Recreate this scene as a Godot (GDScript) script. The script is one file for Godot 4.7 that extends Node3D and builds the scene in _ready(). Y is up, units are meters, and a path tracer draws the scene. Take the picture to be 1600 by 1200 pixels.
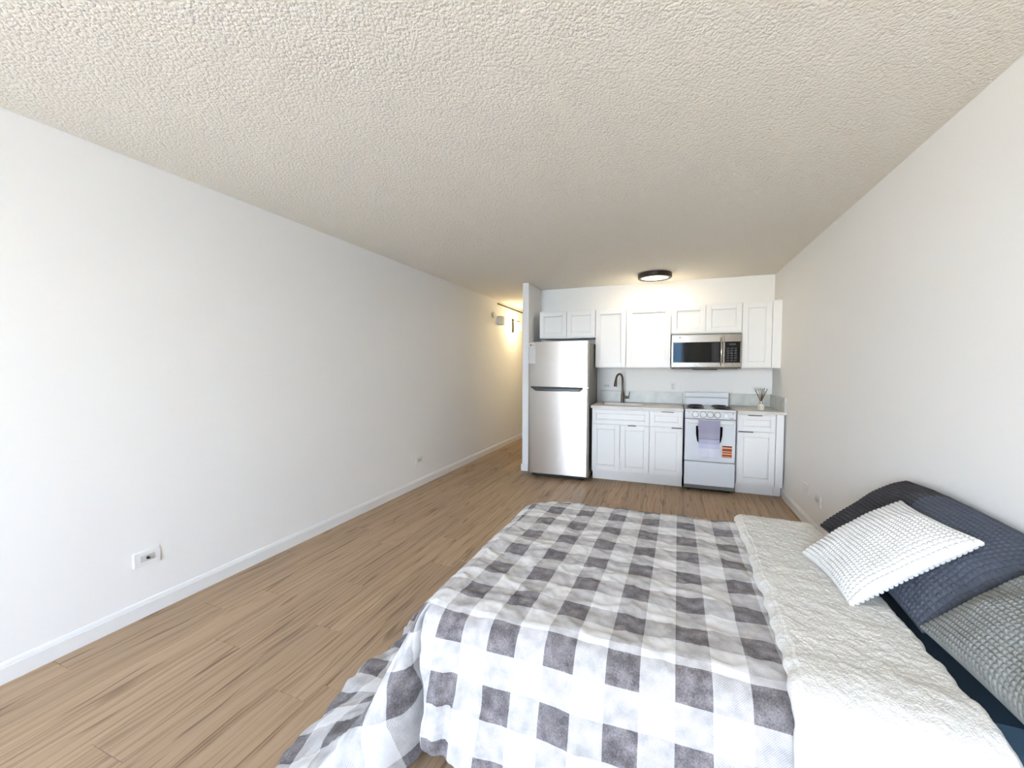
extends Node3D
# A studio room with a plaid bed in front and a small white kitchen at the far end.
# x runs right along the kitchen wall, y up, z towards the viewer. The camera stands at x = 0, z = 0.

const H := 2.476      # ceiling
const XL := -2.676    # left wall
const XR := 1.138     # right wall
const ZB := -5.626    # kitchen wall
const ZW := 3.2      # window wall behind the camera
const ZE := -9.2      # end of the hall

var O := Vector3.ZERO # base of the thing being built; its meshes are written relative to it
var taken := {}
var M := {}

# ---------------------------------------------------------------- mesh builder
class MB:
	var v := PackedVector3Array()
	var n := PackedVector3Array()
	var uv := PackedVector2Array()
	var ix := PackedInt32Array()
	var o := Vector3.ZERO

	func tri(a: int, b: int, c: int) -> void:
		var g := (v[b] - v[a]).cross(v[c] - v[a])
		if g.dot(n[a] + n[b] + n[c]) > 0.0:
			ix.append_array([a, c, b])
		else:
			ix.append_array([a, b, c])

	func vert(p: Vector3, nn: Vector3, t := Vector2.ZERO) -> int:
		v.append(p - o); n.append(nn); uv.append(t)
		return v.size() - 1

	# flat polygon (convex), normal turned away from point c
	func face(ps: Array, c: Vector3, uvs := []) -> void:
		var nn: Vector3 = (ps[1] - ps[0]).cross(ps[2] - ps[0]).normalized()
		if nn.dot(ps[0] - c) < 0.0: nn = -nn
		var s := v.size()
		for k in ps.size():
			vert(ps[k], nn, uvs[k] if uvs.size() > k else Vector2(ps[k].x, -ps[k].y))
		for k in range(1, ps.size() - 1): tri(s, s + k, s + k + 1)

	# box from corner a to corner b with chamfered edges
	func box(a: Vector3, b: Vector3, r := 0.002, basis := Basis(), pivot := Vector3.ZERO) -> MB:
		var lo := Vector3(min(a.x, b.x), min(a.y, b.y), min(a.z, b.z))
		var hi := Vector3(max(a.x, b.x), max(a.y, b.y), max(a.z, b.z))
		r = min(r, 0.45 * min(hi.x - lo.x, min(hi.y - lo.y, hi.z - lo.z)))
		var c := (lo + hi) * 0.5
		var h := (hi - lo) * 0.5
		var T := func(p: Vector3) -> Vector3: return pivot + basis * (p - pivot)
		var cc: Vector3 = T.call(c)
		var P := func(sx: int, sy: int, sz: int, ax: int) -> Vector3:
			var q := Vector3(sx * h.x, sy * h.y, sz * h.z)
			for k in 3:
				if k != ax: q[k] -= r * sign(q[k])
			return T.call(c + q)
		var S := [[-1, -1], [1, -1], [1, 1], [-1, 1]]
		for ax in 3:
			for s in [-1, 1]:
				var ps := []
				for e in S:
					var t := [0, 0, 0]
					t[ax] = s; t[(ax + 1) % 3] = e[0]; t[(ax + 2) % 3] = e[1]
					ps.append(P.call(t[0], t[1], t[2], ax))
				face(ps, cc)
		if r <= 0.0: return self
		for ax in 3:
			var b1 := (ax + 1) % 3
			var b2 := (ax + 2) % 3
			for e in S:
				var t := [0, 0, 0]
				t[b1] = e[0]; t[b2] = e[1]
				t[ax] = -1
				var p1 = P.call(t[0], t[1], t[2], b1)
				var p2 = P.call(t[0], t[1], t[2], b2)
				t[ax] = 1
				var p3 = P.call(t[0], t[1], t[2], b2)
				var p4 = P.call(t[0], t[1], t[2], b1)
				face([p1, p2, p3, p4], cc)
		for sx in [-1, 1]:
			for sy in [-1, 1]:
				for sz in [-1, 1]:
					face([P.call(sx, sy, sz, 0), P.call(sx, sy, sz, 1), P.call(sx, sy, sz, 2)], cc)
		return self

	# surface of revolution about an axis: profile of (radius, height)
	func lathe(base: Vector3, axis: Vector3, prof: Array, seg := 32) -> MB:
		axis = axis.normalized()
		var e1 := axis.cross(Vector3.RIGHT if abs(axis.x) < 0.8 else Vector3.UP).normalized()
		var e2 := axis.cross(e1)
		for k in prof.size() - 1:
			var p: Vector2 = prof[k]
			var q: Vector2 = prof[k + 1]
			var d := q - p
			if d.length() < 1e-6: continue
			var nr := Vector2(d.y, -d.x).normalized()
			var s := v.size()
			for i in seg + 1:
				var a := TAU * i / seg
				var dir := e1 * cos(a) + e2 * sin(a)
				var nn := (dir * nr.x + axis * nr.y).normalized()
				vert(base + dir * p.x + axis * p.y, nn, Vector2(float(i) / seg, p.y))
				vert(base + dir * q.x + axis * q.y, nn, Vector2(float(i) / seg, q.y))
			for i in seg:
				var a0 := s + 2 * i
				if p.x > 1e-6: tri(a0, a0 + 1, a0 + 2)
				if q.x > 1e-6: tri(a0 + 1, a0 + 3, a0 + 2)
		return self

	# round tube along a path
	func tube(path: Array, rad, seg := 10, caps := true) -> MB:
		var s := v.size()
		var e1 := Vector3.ZERO
		var m := path.size()
		for k in m:
			var d: Vector3 = (path[min(k + 1, m - 1)] - path[max(k - 1, 0)]).normalized()
			if k == 0: e1 = d.cross(Vector3.UP if abs(d.y) < 0.9 else Vector3.RIGHT).normalized()
			e1 = (e1 - d * e1.dot(d)).normalized()
			var e2 := d.cross(e1)
			var r: float = rad[k] if rad is Array else rad
			for i in seg + 1:
				var a := TAU * i / seg
				var nn := e1 * cos(a) + e2 * sin(a)
				vert(path[k] + nn * r, nn, Vector2(float(i) / seg, float(k) / m))
		for k in m - 1:
			for i in seg:
				var a0 := s + k * (seg + 1) + i
				tri(a0, a0 + 1, a0 + seg + 1)
				tri(a0 + 1, a0 + seg + 2, a0 + seg + 1)
		if caps:
			for e in [0, m - 1]:
				var ps := []
				for i in seg: ps.append(v[s + e * (seg + 1) + i] + o)
				face(ps, path[m - 1] if e == 0 else path[0])
		return self

	# outline in a plane (2D points), extruded: point = org + ex*x + ey*y, depth along ed
	func prism(pts: PackedVector2Array, org: Vector3, ex: Vector3, ey: Vector3, ed: Vector3) -> MB:
		var t := Geometry2D.triangulate_polygon(pts)
		var nn := ed.normalized()
		for side in 2:
			var s := v.size()
			for p in pts: vert(org + ex * p.x + ey * p.y + ed * side, nn if side else -nn, Vector2(p.x, -p.y))
			for k in range(0, t.size(), 3): tri(s + t[k], s + t[k + 1], s + t[k + 2])
		var ccw := not Geometry2D.is_polygon_clockwise(pts)
		for k in pts.size():
			var p := pts[k]
			var q := pts[(k + 1) % pts.size()]
			var d := (q - p).normalized()
			var w := Vector2(d.y, -d.x) if ccw else Vector2(-d.y, d.x)
			var sn := (ex * w.x + ey * w.y).normalized()
			var s := v.size()
			for e in [[p, 0], [q, 0], [q, 1], [p, 1]]: vert(org + ex * e[0].x + ey * e[0].y + ed * e[1], sn, Vector2(e[0].x, -e[0].y))
			tri(s, s + 1, s + 2); tri(s, s + 2, s + 3)
		return self

	# grid of points P[i * (nv + 1) + j], smooth; flip turns the normals
	func grid(P: PackedVector3Array, T: PackedVector2Array, nu: int, nv: int, flip := false) -> MB:
		var s := v.size()
		var w := nv + 1
		for i in nu + 1:
			for j in w:
				var du := P[min(i + 1, nu) * w + j] - P[max(i - 1, 0) * w + j]
				var dv := P[i * w + min(j + 1, nv)] - P[i * w + max(j - 1, 0)]
				var nn := du.cross(dv)
				if nn.length() < 1e-12: nn = (P[min(i + 2, nu) * w + min(j + 1, nv)] - P[max(i - 2, 0) * w + min(j + 1, nv)]).cross(dv)
				nn = nn.normalized()
				if nn == Vector3.ZERO: nn = Vector3.UP
				vert(P[i * w + j], -nn if flip else nn, T[i * w + j])
		for i in nu:
			for j in nv:
				var a := s + i * w + j
				tri(a, a + w, a + 1)
				tri(a + 1, a + w, a + w + 1)
		return self

	func mesh() -> ArrayMesh:
		var A := []
		A.resize(Mesh.ARRAY_MAX)
		A[Mesh.ARRAY_VERTEX] = v; A[Mesh.ARRAY_NORMAL] = n; A[Mesh.ARRAY_TEX_UV] = uv; A[Mesh.ARRAY_INDEX] = ix
		var am := ArrayMesh.new()
		am.add_surface_from_arrays(Mesh.PRIMITIVE_TRIANGLES, A)
		return am

func mb() -> MB:
	var b := MB.new()
	b.o = O
	return b

# ---------------------------------------------------------------- scene helpers
func numbered(called: String) -> String:
	taken[called] = taken.get(called, -1) + 1
	return called if taken[called] == 0 else "%s_%03d" % [called, taken[called]]

func tag(o: Node3D, label: String, category: String, group := "") -> Node3D:
	o.set_meta("label", label)
	if category: o.set_meta("category", category)
	if group: o.set_meta("group", group)
	return o

func thing(called: String, label: String, category: String, at: Vector3, group := "") -> Node3D:
	var o := Node3D.new()
	o.name = numbered(called)
	add_child(o)
	o.position = at
	O = at
	return tag(o, label, category, group)

func part(parent: Node, called: String, b: MB, m: Material, label := "") -> MeshInstance3D:
	var o := MeshInstance3D.new()
	o.name = called
	o.mesh = b.mesh()
	o.material_override = m
	parent.add_child(o, true)
	if label: o.set_meta("label", label)
	return o

func single(called: String, b: MB, m: Material, label: String, category: String, group := "") -> MeshInstance3D:
	var o := MeshInstance3D.new()
	o.name = numbered(called)
	o.mesh = b.mesh()
	o.material_override = m
	add_child(o)
	o.position = O
	tag(o, label, category, group)
	return o

func structure(called: String, b: MB, m: Material, label := "") -> MeshInstance3D:
	var o := MeshInstance3D.new()
	o.name = called
	o.mesh = b.mesh()
	o.material_override = m
	add_child(o, true)
	o.position = O
	o.set_meta("kind", "structure")
	if label: o.set_meta("label", label)
	return o

func mat(c: Color, rough := 0.6, metal := 0.0, spec := 0.5) -> StandardMaterial3D:
	var m := StandardMaterial3D.new()
	m.albedo_color = c
	m.roughness = rough
	m.metallic = metal
	m.metallic_specular = spec
	return m

func c8(r: int, g: int, b: int) -> Color: return Color8(r, g, b)

func noise(kind: int, freq: float, oct := 3, seed_ := 1) -> FastNoiseLite:
	var f := FastNoiseLite.new()
	f.noise_type = kind
	f.frequency = freq
	f.seed = seed_
	f.fractal_type = FastNoiseLite.FRACTAL_FBM if oct > 1 else FastNoiseLite.FRACTAL_NONE
	f.fractal_octaves = oct
	return f

func noise_bytes(f: FastNoiseLite, w: int, h: int) -> PackedByteArray:
	var im := f.get_seamless_image(w, h)
	im.convert(Image.FORMAT_L8)
	return im.get_data()

func tex(w: int, h: int, data: PackedByteArray, fmt := Image.FORMAT_RGB8) -> ImageTexture:
	return ImageTexture.create_from_image(Image.create_from_data(w, h, false, fmt, data))

func relief(m: StandardMaterial3D, t: Texture2D, cm: float) -> void:
	m.heightmap_enabled = true
	m.heightmap_texture = t
	m.heightmap_scale = cm

func triplanar(m: StandardMaterial3D, tile: float) -> void:
	m.uv1_triplanar = true
	m.uv1_world_triplanar = true
	m.uv1_scale = Vector3.ONE / tile

# ---------------------------------------------------------------- camera, sky, lights
func setup() -> void:
	var f := 635.0
	var pitch := 0.0412
	var yaw := 0.3702
	var roll := 0.0023
	var fwd := Vector3(-sin(yaw) * cos(pitch), -sin(pitch), -cos(yaw) * cos(pitch))
	var right := Vector3(cos(yaw), 0, -sin(yaw))
	var up := right.cross(fwd)
	var r2 := right * cos(roll) + up * sin(roll)
	var u2 := up * cos(roll) - right * sin(roll)
	var cam := Camera3D.new()
	cam.name = "camera"
	cam.fov = rad_to_deg(2.0 * atan(600.0 / f))
	cam.near = 0.05
	cam.far = 200.0
	cam.transform = Transform3D(Basis(r2, u2, -fwd), Vector3(0, 1.375, 0))
	add_child(cam)
	cam.current = true

	var env := Environment.new()
	env.background_mode = Environment.BG_SKY
	var sky := Sky.new()
	var sm := ProceduralSkyMaterial.new()
	sm.sky_top_color = Color(0.62, 0.76, 0.95)
	sm.sky_horizon_color = Color(0.93, 0.95, 0.97)
	sm.sky_curve = 0.2
	sm.ground_bottom_color = Color(0.70, 0.68, 0.64)
	sm.ground_horizon_color = Color(0.86, 0.86, 0.85)
	sm.ground_curve = 0.2
	sm.sun_angle_max = 0.0
	sm.energy_multiplier = 39.5
	sky.sky_material = sm
	env.sky = sky
	env.ambient_light_source = Environment.AMBIENT_SOURCE_SKY
	env.reflected_light_source = Environment.REFLECTION_SOURCE_SKY
	env.tonemap_mode = Environment.TONE_MAPPER_LINEAR
	env.tonemap_exposure = 1.0
	env.sdfgi_enabled = true
	env.ssao_enabled = true
	env.ssil_enabled = true
	var we := WorldEnvironment.new()
	we.name = "environment"
	we.environment = env
	add_child(we)

# ---------------------------------------------------------------- materials
func materials() -> void:
	var S := FastNoiseLite.TYPE_SIMPLEX_SMOOTH
	M.wall = mat(c8(248, 247, 244), 0.75, 0, 0.3)
	var wt := noise(S, 0.03, 4, 5).get_seamless_image(256, 256)
	relief(M.wall, ImageTexture.create_from_image(wt), 0.03)
	triplanar(M.wall, 0.35)
	M.trim = mat(c8(240, 240, 238), 0.4)
	# sprayed popcorn ceiling: pale grains, raised
	M.ceiling = mat(c8(250, 245, 234), 0.95, 0, 0.2)
	var cn := FastNoiseLite.new()
	cn.noise_type = FastNoiseLite.TYPE_CELLULAR
	cn.cellular_return_type = FastNoiseLite.RETURN_DISTANCE
	cn.cellular_jitter = 1.0
	cn.frequency = 0.075
	cn.seed = 3
	cn.domain_warp_enabled = true
	cn.domain_warp_amplitude = 8.0
	cn.domain_warp_frequency = 0.05
	var cb := noise_bytes(cn, 1024, 1024)
	var sb := noise_bytes(noise(S, 0.03, 3, 8), 1024, 1024)
	var hb := PackedByteArray()
	hb.resize(1024 * 1024)
	for k in 1024 * 1024: hb[k] = clampi(230 - cb[k] + (sb[k] - 128) / 2, 0, 255)
	relief(M.ceiling, tex(1024, 1024, hb, Image.FORMAT_L8), 0.45)
	triplanar(M.ceiling, 1.0)
	# painted wood, counters
	M.cabinet = mat(c8(246, 246, 243), 0.35, 0, 0.5)
	M.quartz = speckled(c8(228, 225, 219), c8(212, 207, 199), 0.25, 21)
	M.splash = speckled(c8(214, 216, 211), c8(192, 195, 188), 0.3, 22)
	# metals
	M.steel = mat(c8(205, 203, 199), 0.25, 1.0)
	M.steel.anisotropy_enabled = true
	M.steel.anisotropy = 1.0
	M.steel_plain = mat(c8(138, 131, 122), 0.2, 1.0)
	M.chrome = mat(c8(190, 186, 178), 0.15, 1.0)
	M.bronze = mat(c8(92, 80, 72), 0.28, 1.0)
	M.grey_side = mat(c8(110, 108, 103), 0.5)
	M.black = mat(c8(16, 16, 17), 0.45)
	M.black_gloss = mat(c8(4, 4, 5), 0.05, 0.0, 0.32)
	M.enamel = mat(c8(232, 236, 240), 0.16)
	M.plastic = mat(c8(242, 242, 240), 0.35)
	M.plastic_dim = mat(c8(206, 206, 202), 0.4)
	M.dark_bronze = mat(c8(40, 31, 26), 0.4)
	M.dark_gap = mat(c8(58, 50, 42), 0.7)

func speckled(a: Color, b: Color, rough: float, sd: int) -> StandardMaterial3D:
	var f := noise(FastNoiseLite.TYPE_SIMPLEX_SMOOTH, 0.012, 4, sd)
	var d := noise_bytes(f, 256, 256)
	var out := PackedByteArray()
	for k in d.size():
		var c := a.lerp(b, d[k] / 255.0)
		out.append_array([int(c.r * 255), int(c.g * 255), int(c.b * 255)])
	var m := mat(Color.WHITE, rough)
	m.albedo_texture = tex(256, 256, out)
	triplanar(m, 0.5)
	return m

# ---------------------------------------------------------------- floor of planks
const PW := 0.19
const PL := 1.22

func wood_material() -> StandardMaterial3D:
	# eight different boards, four along and two across, each 512 x 256 pixels
	var w := 2048
	var h := 512
	var S := FastNoiseLite.TYPE_SIMPLEX_SMOOTH
	var f1 := noise(S, 1.0, 3, 31)
	var f2 := noise(S, 1.0, 2, 32)
	var f3 := noise(S, 1.0, 2, 33)
	var dark := Color8(112, 89, 69)
	var base := Color8(164, 138, 110)
	var pale := Color8(176, 153, 128)
	var out := PackedByteArray()
	out.resize(w * h * 3)
	var k := 0
	for y in h:
		var row := y / 256
		var c := (y % 256) / 256.0 * PW + row * 3.1
		for x in w:
			var bd := x / 512 + row * 4
			var l := (x % 512) / 512.0 * PL + bd * 7.7
			var warp := f3.get_noise_2d(l * 1.3, c * 9.0) * 0.02
			var g := f1.get_noise_2d(l * 0.55, (c + warp) * 42.0)       # broad streaks along the board
			var fine := f2.get_noise_2d(l * 5.0, c * 330.0)            # pores
			var kn := f2.get_noise_2d(l * 1.5 + 50.0, (c + warp) * 20.0) # dark flecks and knots
			var col := base.lerp(pale, clampf(g * 0.9, 0, 1)) if g > 0 else base.lerp(dark, clampf(-g * 0.75, 0, 1))
			if kn > 0.36: col = col.lerp(dark, clampf((kn - 0.36) * 3.2, 0, 0.8))
			var s := 1.0 + fine * 0.05 + (float((bd * 37) % 11) / 11.0 - 0.5) * 0.09
			out[k] = clampi(int(col.r * s * 255), 0, 255)
			out[k + 1] = clampi(int(col.g * s * 255), 0, 255)
			out[k + 2] = clampi(int(col.b * s * 255), 0, 255)
			k += 3
	var m := mat(Color.WHITE, 0.48, 0, 0.4)
	m.albedo_texture = tex(w, h, out)
	return m

func plank_mesh(i: int) -> ArrayMesh:
	O = Vector3.ZERO
	var b := mb()
	var u0 := (i % 4) * 0.25 + 0.002
	var v0 := (i / 4) * 0.5 + 0.004
	var hx := PW / 2 - 0.0004
	var hz := PL / 2 - 0.0004
	var e := 0.0014
	var U := func(p: Vector3) -> Vector2: return Vector2(u0 + (p.z / PL + 0.5) * 0.246, v0 + (p.x / PW + 0.5) * 0.49)
	var q := []
	for s in [[-1, -1], [1, -1], [1, 1], [-1, 1]]:
		q.append([Vector3(s[0] * (hx - e), 0, s[1] * (hz - e)), Vector3(s[0] * hx, -e, s[1] * hz), Vector3(s[0] * hx, -0.008, s[1] * hz)])
	var c := Vector3(0, -0.02, 0)
	var add := func(ps: Array) -> void: b.face(ps, c, ps.map(U))
	add.call([q[0][0], q[1][0], q[2][0], q[3][0]])
	for a in 4:
		var d: int = (a + 1) % 4
		add.call([q[a][0], q[d][0], q[d][1], q[a][1]])
		add.call([q[a][1], q[d][1], q[d][2], q[a][2]])
	return b.mesh()

func build_floor() -> void:
	O = Vector3(-0.8, -0.2, -4)
	var fl := structure("floor", mb().box(Vector3(-3.1, -0.2, ZE - 0.1), Vector3(1.35, -0.008, ZW + 0.1), 0), M.dark_gap, "light brown oak-look plank floor")
	var wm := wood_material()
	var meshes := []
	for i in 8: meshes.append(plank_mesh(i))
	O = fl.position
	var rng := RandomNumberGenerator.new()
	rng.seed = 77
	var known := {4: -0.776, 6: -1.2, 3: -1.323, 2: -1.731}   # columns counted from x = -2.697
	for col in range(0, 21):
		var x0 := -2.697 + col * PW
		var z0 := ZE
		var z1 := ZW
		if x0 > -1.75: z0 = -5.2 if x0 < -0.9 else -5.1
		var j: float = known.get(col, rng.randf() * PL)
		var edge: float = j + ceil((z1 - j) / PL) * PL
		while edge > z0 + 0.01:
			var a: float = max(edge - PL, z0)
			var b: float = min(edge, z1)
			edge -= PL
			if b - a < 0.02: continue
			var p := MeshInstance3D.new()
			p.name = "plank"
			p.mesh = meshes[rng.randi() % 8]
			p.material_override = wm
			fl.add_child(p, true)
			p.position = Vector3(x0 + PW / 2, 0, (a + b) / 2) - O
			p.scale = Vector3(1, 1, (b - a) / PL)
			if rng.randf() < 0.5: p.rotation.y = PI

# ---------------------------------------------------------------- room shell
func skirting(called: String, a: Vector3, b: Vector3, out: Vector3) -> void:
	O = a
	var pts := PackedVector2Array([Vector2(0, 0), Vector2(0.013, 0), Vector2(0.013, 0.070), Vector2(0.0105, 0.073), Vector2(0.0105, 0.077), Vector2(0.009, 0.081), Vector2(0.006, 0.089), Vector2(0.0, 0.092)])
	structure(called, mb().prism(pts, a, out, Vector3.UP, b - a), M.trim)

func build_room() -> void:
	O = Vector3(XL, 0, -3)
	structure("wall_left", mb().box(Vector3(XL - 0.35, -0.1, ZE), Vector3(XL, H, ZW + 0.2), 0), M.wall, "plain white left wall")
	O = Vector3(XR, 0, -2)
	structure("wall_right", mb().box(Vector3(XR, -0.1, ZB - 0.15), Vector3(XR + 0.25, H, ZW + 0.2), 0), M.wall, "plain white right wall")
	O = Vector3(0, 0, ZB)
	structure("wall_back", mb().box(Vector3(-1.731, -0.1, ZB - 0.15), Vector3(XR + 0.1, H, ZB), 0), M.wall)
	O = Vector3(-1.77, 0, -5.06)
	structure("wall_partition", mb().box(Vector3(-1.816, -0.1, ZE), Vector3(-1.731, H, -5.06), 0.003), M.wall, "narrow white end of the partition beside the fridge")
	O = Vector3(-2.3, 0, ZE)
	structure("wall_end", mb().box(Vector3(XL - 0.1, -0.1, ZE - 0.15), Vector3(-1.6, H, ZE), 0), M.wall)
	O = Vector3(-0.8, H, -4)
	structure("ceiling", mb().box(Vector3(-3.1, H, ZE - 0.15), Vector3(XR + 0.25, H + 0.2, ZW + 0.2), 0), M.ceiling, "white popcorn ceiling")
	# window wall behind the camera with a wide window
	var x0 := XL
	var x1 := 0.39
	var y1 := 2.40
	var ys := 0.70
	O = Vector3(0.7, 0, ZW)
	structure("wall_front", mb().box(Vector3(x1, -0.1, ZW), Vector3(XR + 0.1, H, ZW + 0.2), 0).box(Vector3(x0 - 0.1, y1, ZW), Vector3(x1, H, ZW + 0.2), 0).box(Vector3(x0 - 0.1, -0.1, ZW), Vector3(x1, ys, ZW + 0.2), 0), M.wall)
	O = Vector3(-1.17, 0, ZW + 0.1)
	var alu := mat(c8(225, 226, 226), 0.4)
	var fr := mb()
	for x in [x0, -2.36, -1.17, x1 - 0.05]: fr.box(Vector3(x, ys, ZW + 0.07), Vector3(x + 0.05, y1, ZW + 0.13), 0.003)
	for y in [ys, y1 - 0.05]: fr.box(Vector3(x0, y, ZW + 0.07), Vector3(x1, y + 0.05, ZW + 0.13), 0.003)
	var win := structure("window_1", fr, alu, "wide white framed window")
	var glass := StandardMaterial3D.new()
	glass.transparency = BaseMaterial3D.TRANSPARENCY_ALPHA
	glass.albedo_color = Color(0.97, 0.98, 0.98, 0.04)
	glass.roughness = 0.0
	for g in [[x0 + 0.05, -2.36], [-2.31, -1.17], [-1.12, x1 - 0.05]]:
		part(win, "pane", mb().box(Vector3(g[0], ys + 0.05, ZW + 0.097), Vector3(g[1], y1 - 0.05, ZW + 0.103), 0), glass)
	# low louvred rooftop house across the way, mirrored in the microwave glass
	var nb := thing("rooftop_house", "pale blue louvred rooftop house outside the window", "building", Vector3(1.2, -6, 12.5))
	part(nb, "wall", mb().box(Vector3(-0.6, -6, 12.06), Vector3(3.0, 2.7, 15), 0.0), mat(c8(120, 165, 205), 0.8))
	for k in 22:
		part(nb, "slat", mb().box(Vector3(-0.58, 0.02 + k * 0.12, 12.0), Vector3(2.98, 0.115 + k * 0.12, 12.06), 0.01), mat(c8(160, 205, 235), 0.7))
	# skirting boards
	skirting("baseboard_left", Vector3(XL, 0, ZW), Vector3(XL, 0, ZE), Vector3.RIGHT)
	skirting("baseboard_right", Vector3(XR, 0, ZW), Vector3(XR, 0, -5.0), Vector3.LEFT)
	skirting("baseboard_partition", Vector3(-1.816, 0, -5.06), Vector3(-1.816, 0, ZE), Vector3.LEFT)
	skirting("baseboard_end", Vector3(-1.829, 0, -5.06), Vector3(-1.731, 0, -5.06), Vector3.BACK)
	# slim dark rail along the top of the hall wall
	O = Vector3(XL, 2.42, -7.0)
	structure("trim_1", mb().box(Vector3(XL, 2.414, -7.9), Vector3(XL + 0.014, 2.432, -6.21), 0.002), M.dark_gap, "thin dark rail near the top of the hall wall")
	# entry door at the end of the hall
	O = Vector3(-2.3, 0, ZE)
	var d := structure("door_1", mb().box(Vector3(-2.66, 0, ZE), Vector3(-1.85, 2.05, ZE + 0.04), 0.003), mat(c8(150, 70, 54), 0.5))
	part(d, "door_handle", mb().lathe(Vector3(-1.95, 1.0, ZE + 0.04), Vector3.BACK, [Vector2(0, 0), Vector2(0.012, 0), Vector2(0.012, 0.04), Vector2(0.026, 0.045), Vector2(0.026, 0.07), Vector2(0, 0.078)], 20), M.chrome)

# ---------------------------------------------------------------- kitchen
func shaker(parent: Node, called: String, x0: float, x1: float, y0: float, y1: float, z: float, stile := 0.056) -> MeshInstance3D:
	var t := 0.019
	var b := mb()
	b.box(Vector3(x0, y0, z - t), Vector3(x0 + stile, y1, z), 0.0015)
	b.box(Vector3(x1 - stile, y0, z - t), Vector3(x1, y1, z), 0.0015)
	b.box(Vector3(x0 + stile, y0, z - t), Vector3(x1 - stile, y0 + stile, z), 0.0015)
	b.box(Vector3(x0 + stile, y1 - stile, z - t), Vector3(x1 - stile, y1, z), 0.0015)
	var d := part(parent, called, b, M.cabinet)
	var p := mb()
	var i := stile
	p.box(Vector3(x0 + i, y0 + i, z - t), Vector3(x1 - i, y1 - i, z - 0.013), 0.0)
	var e := 0.009   # bead round the panel
	p.box(Vector3(x0 + i, y0 + i, z - 0.015), Vector3(x0 + i + e, y1 - i, z - 0.005), 0.003)
	p.box(Vector3(x1 - i - e, y0 + i, z - 0.015), Vector3(x1 - i, y1 - i, z - 0.005), 0.003)
	p.box(Vector3(x0 + i + e, y0 + i, z - 0.015), Vector3(x1 - i - e, y0 + i + e, z - 0.005), 0.003)
	p.box(Vector3(x0 + i + e, y1 - i - e, z - 0.015), Vector3(x1 - i - e, y1 - i, z - 0.005), 0.003)
	part(d, "panel", p, M.cabinet)
	return d

func pull(parent: Node, x0: float, x1: float, y: float, z: float) -> void:
	part(parent, "handle", mb().box(Vector3(x0, y - 0.0015, z - 0.006), Vector3(x1, y + 0.0015, z + 0.014), 0.0005).box(Vector3(x0, y - 0.007, z + 0.011), Vector3(x1, y + 0.0015, z + 0.014), 0.0005), M.steel_plain, "slim metal edge pull")

func wall_cabinet(label: String, x0: float, x1: float, y0: float, doors: int) -> Node3D:
	var zf := -5.247
	var y1 := 2.121
	var t := thing("wall_cabinet", label, "cabinet", Vector3((x0 + x1) / 2, y0, ZB), "white wall cabinets")
	part(t, "body", mb().box(Vector3(x0 + 0.0005, y0, ZB), Vector3(x1 - 0.0005, y1, zf - 0.021), 0.001), M.cabinet)
	var g := 0.0035
	var w := (x1 - x0) / doors
	for k in doors:
		shaker(t, "door", x0 + k * w + g, x0 + (k + 1) * w - g, y0 + 0.012, y1 - 0.016, zf)
	return t

func base_body(t: Node3D, x0: float, x1: float) -> void:
	var zf := -4.955
	part(t, "body", mb().box(Vector3(x0, 0.11, ZB + 0.002), Vector3(x1, 0.883, zf - 0.021), 0.001), M.cabinet)
	part(t, "toe_kick", mb().box(Vector3(x0, 0.0, ZB + 0.01), Vector3(x1, 0.11, zf - 0.085), 0.001), M.cabinet)

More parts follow.
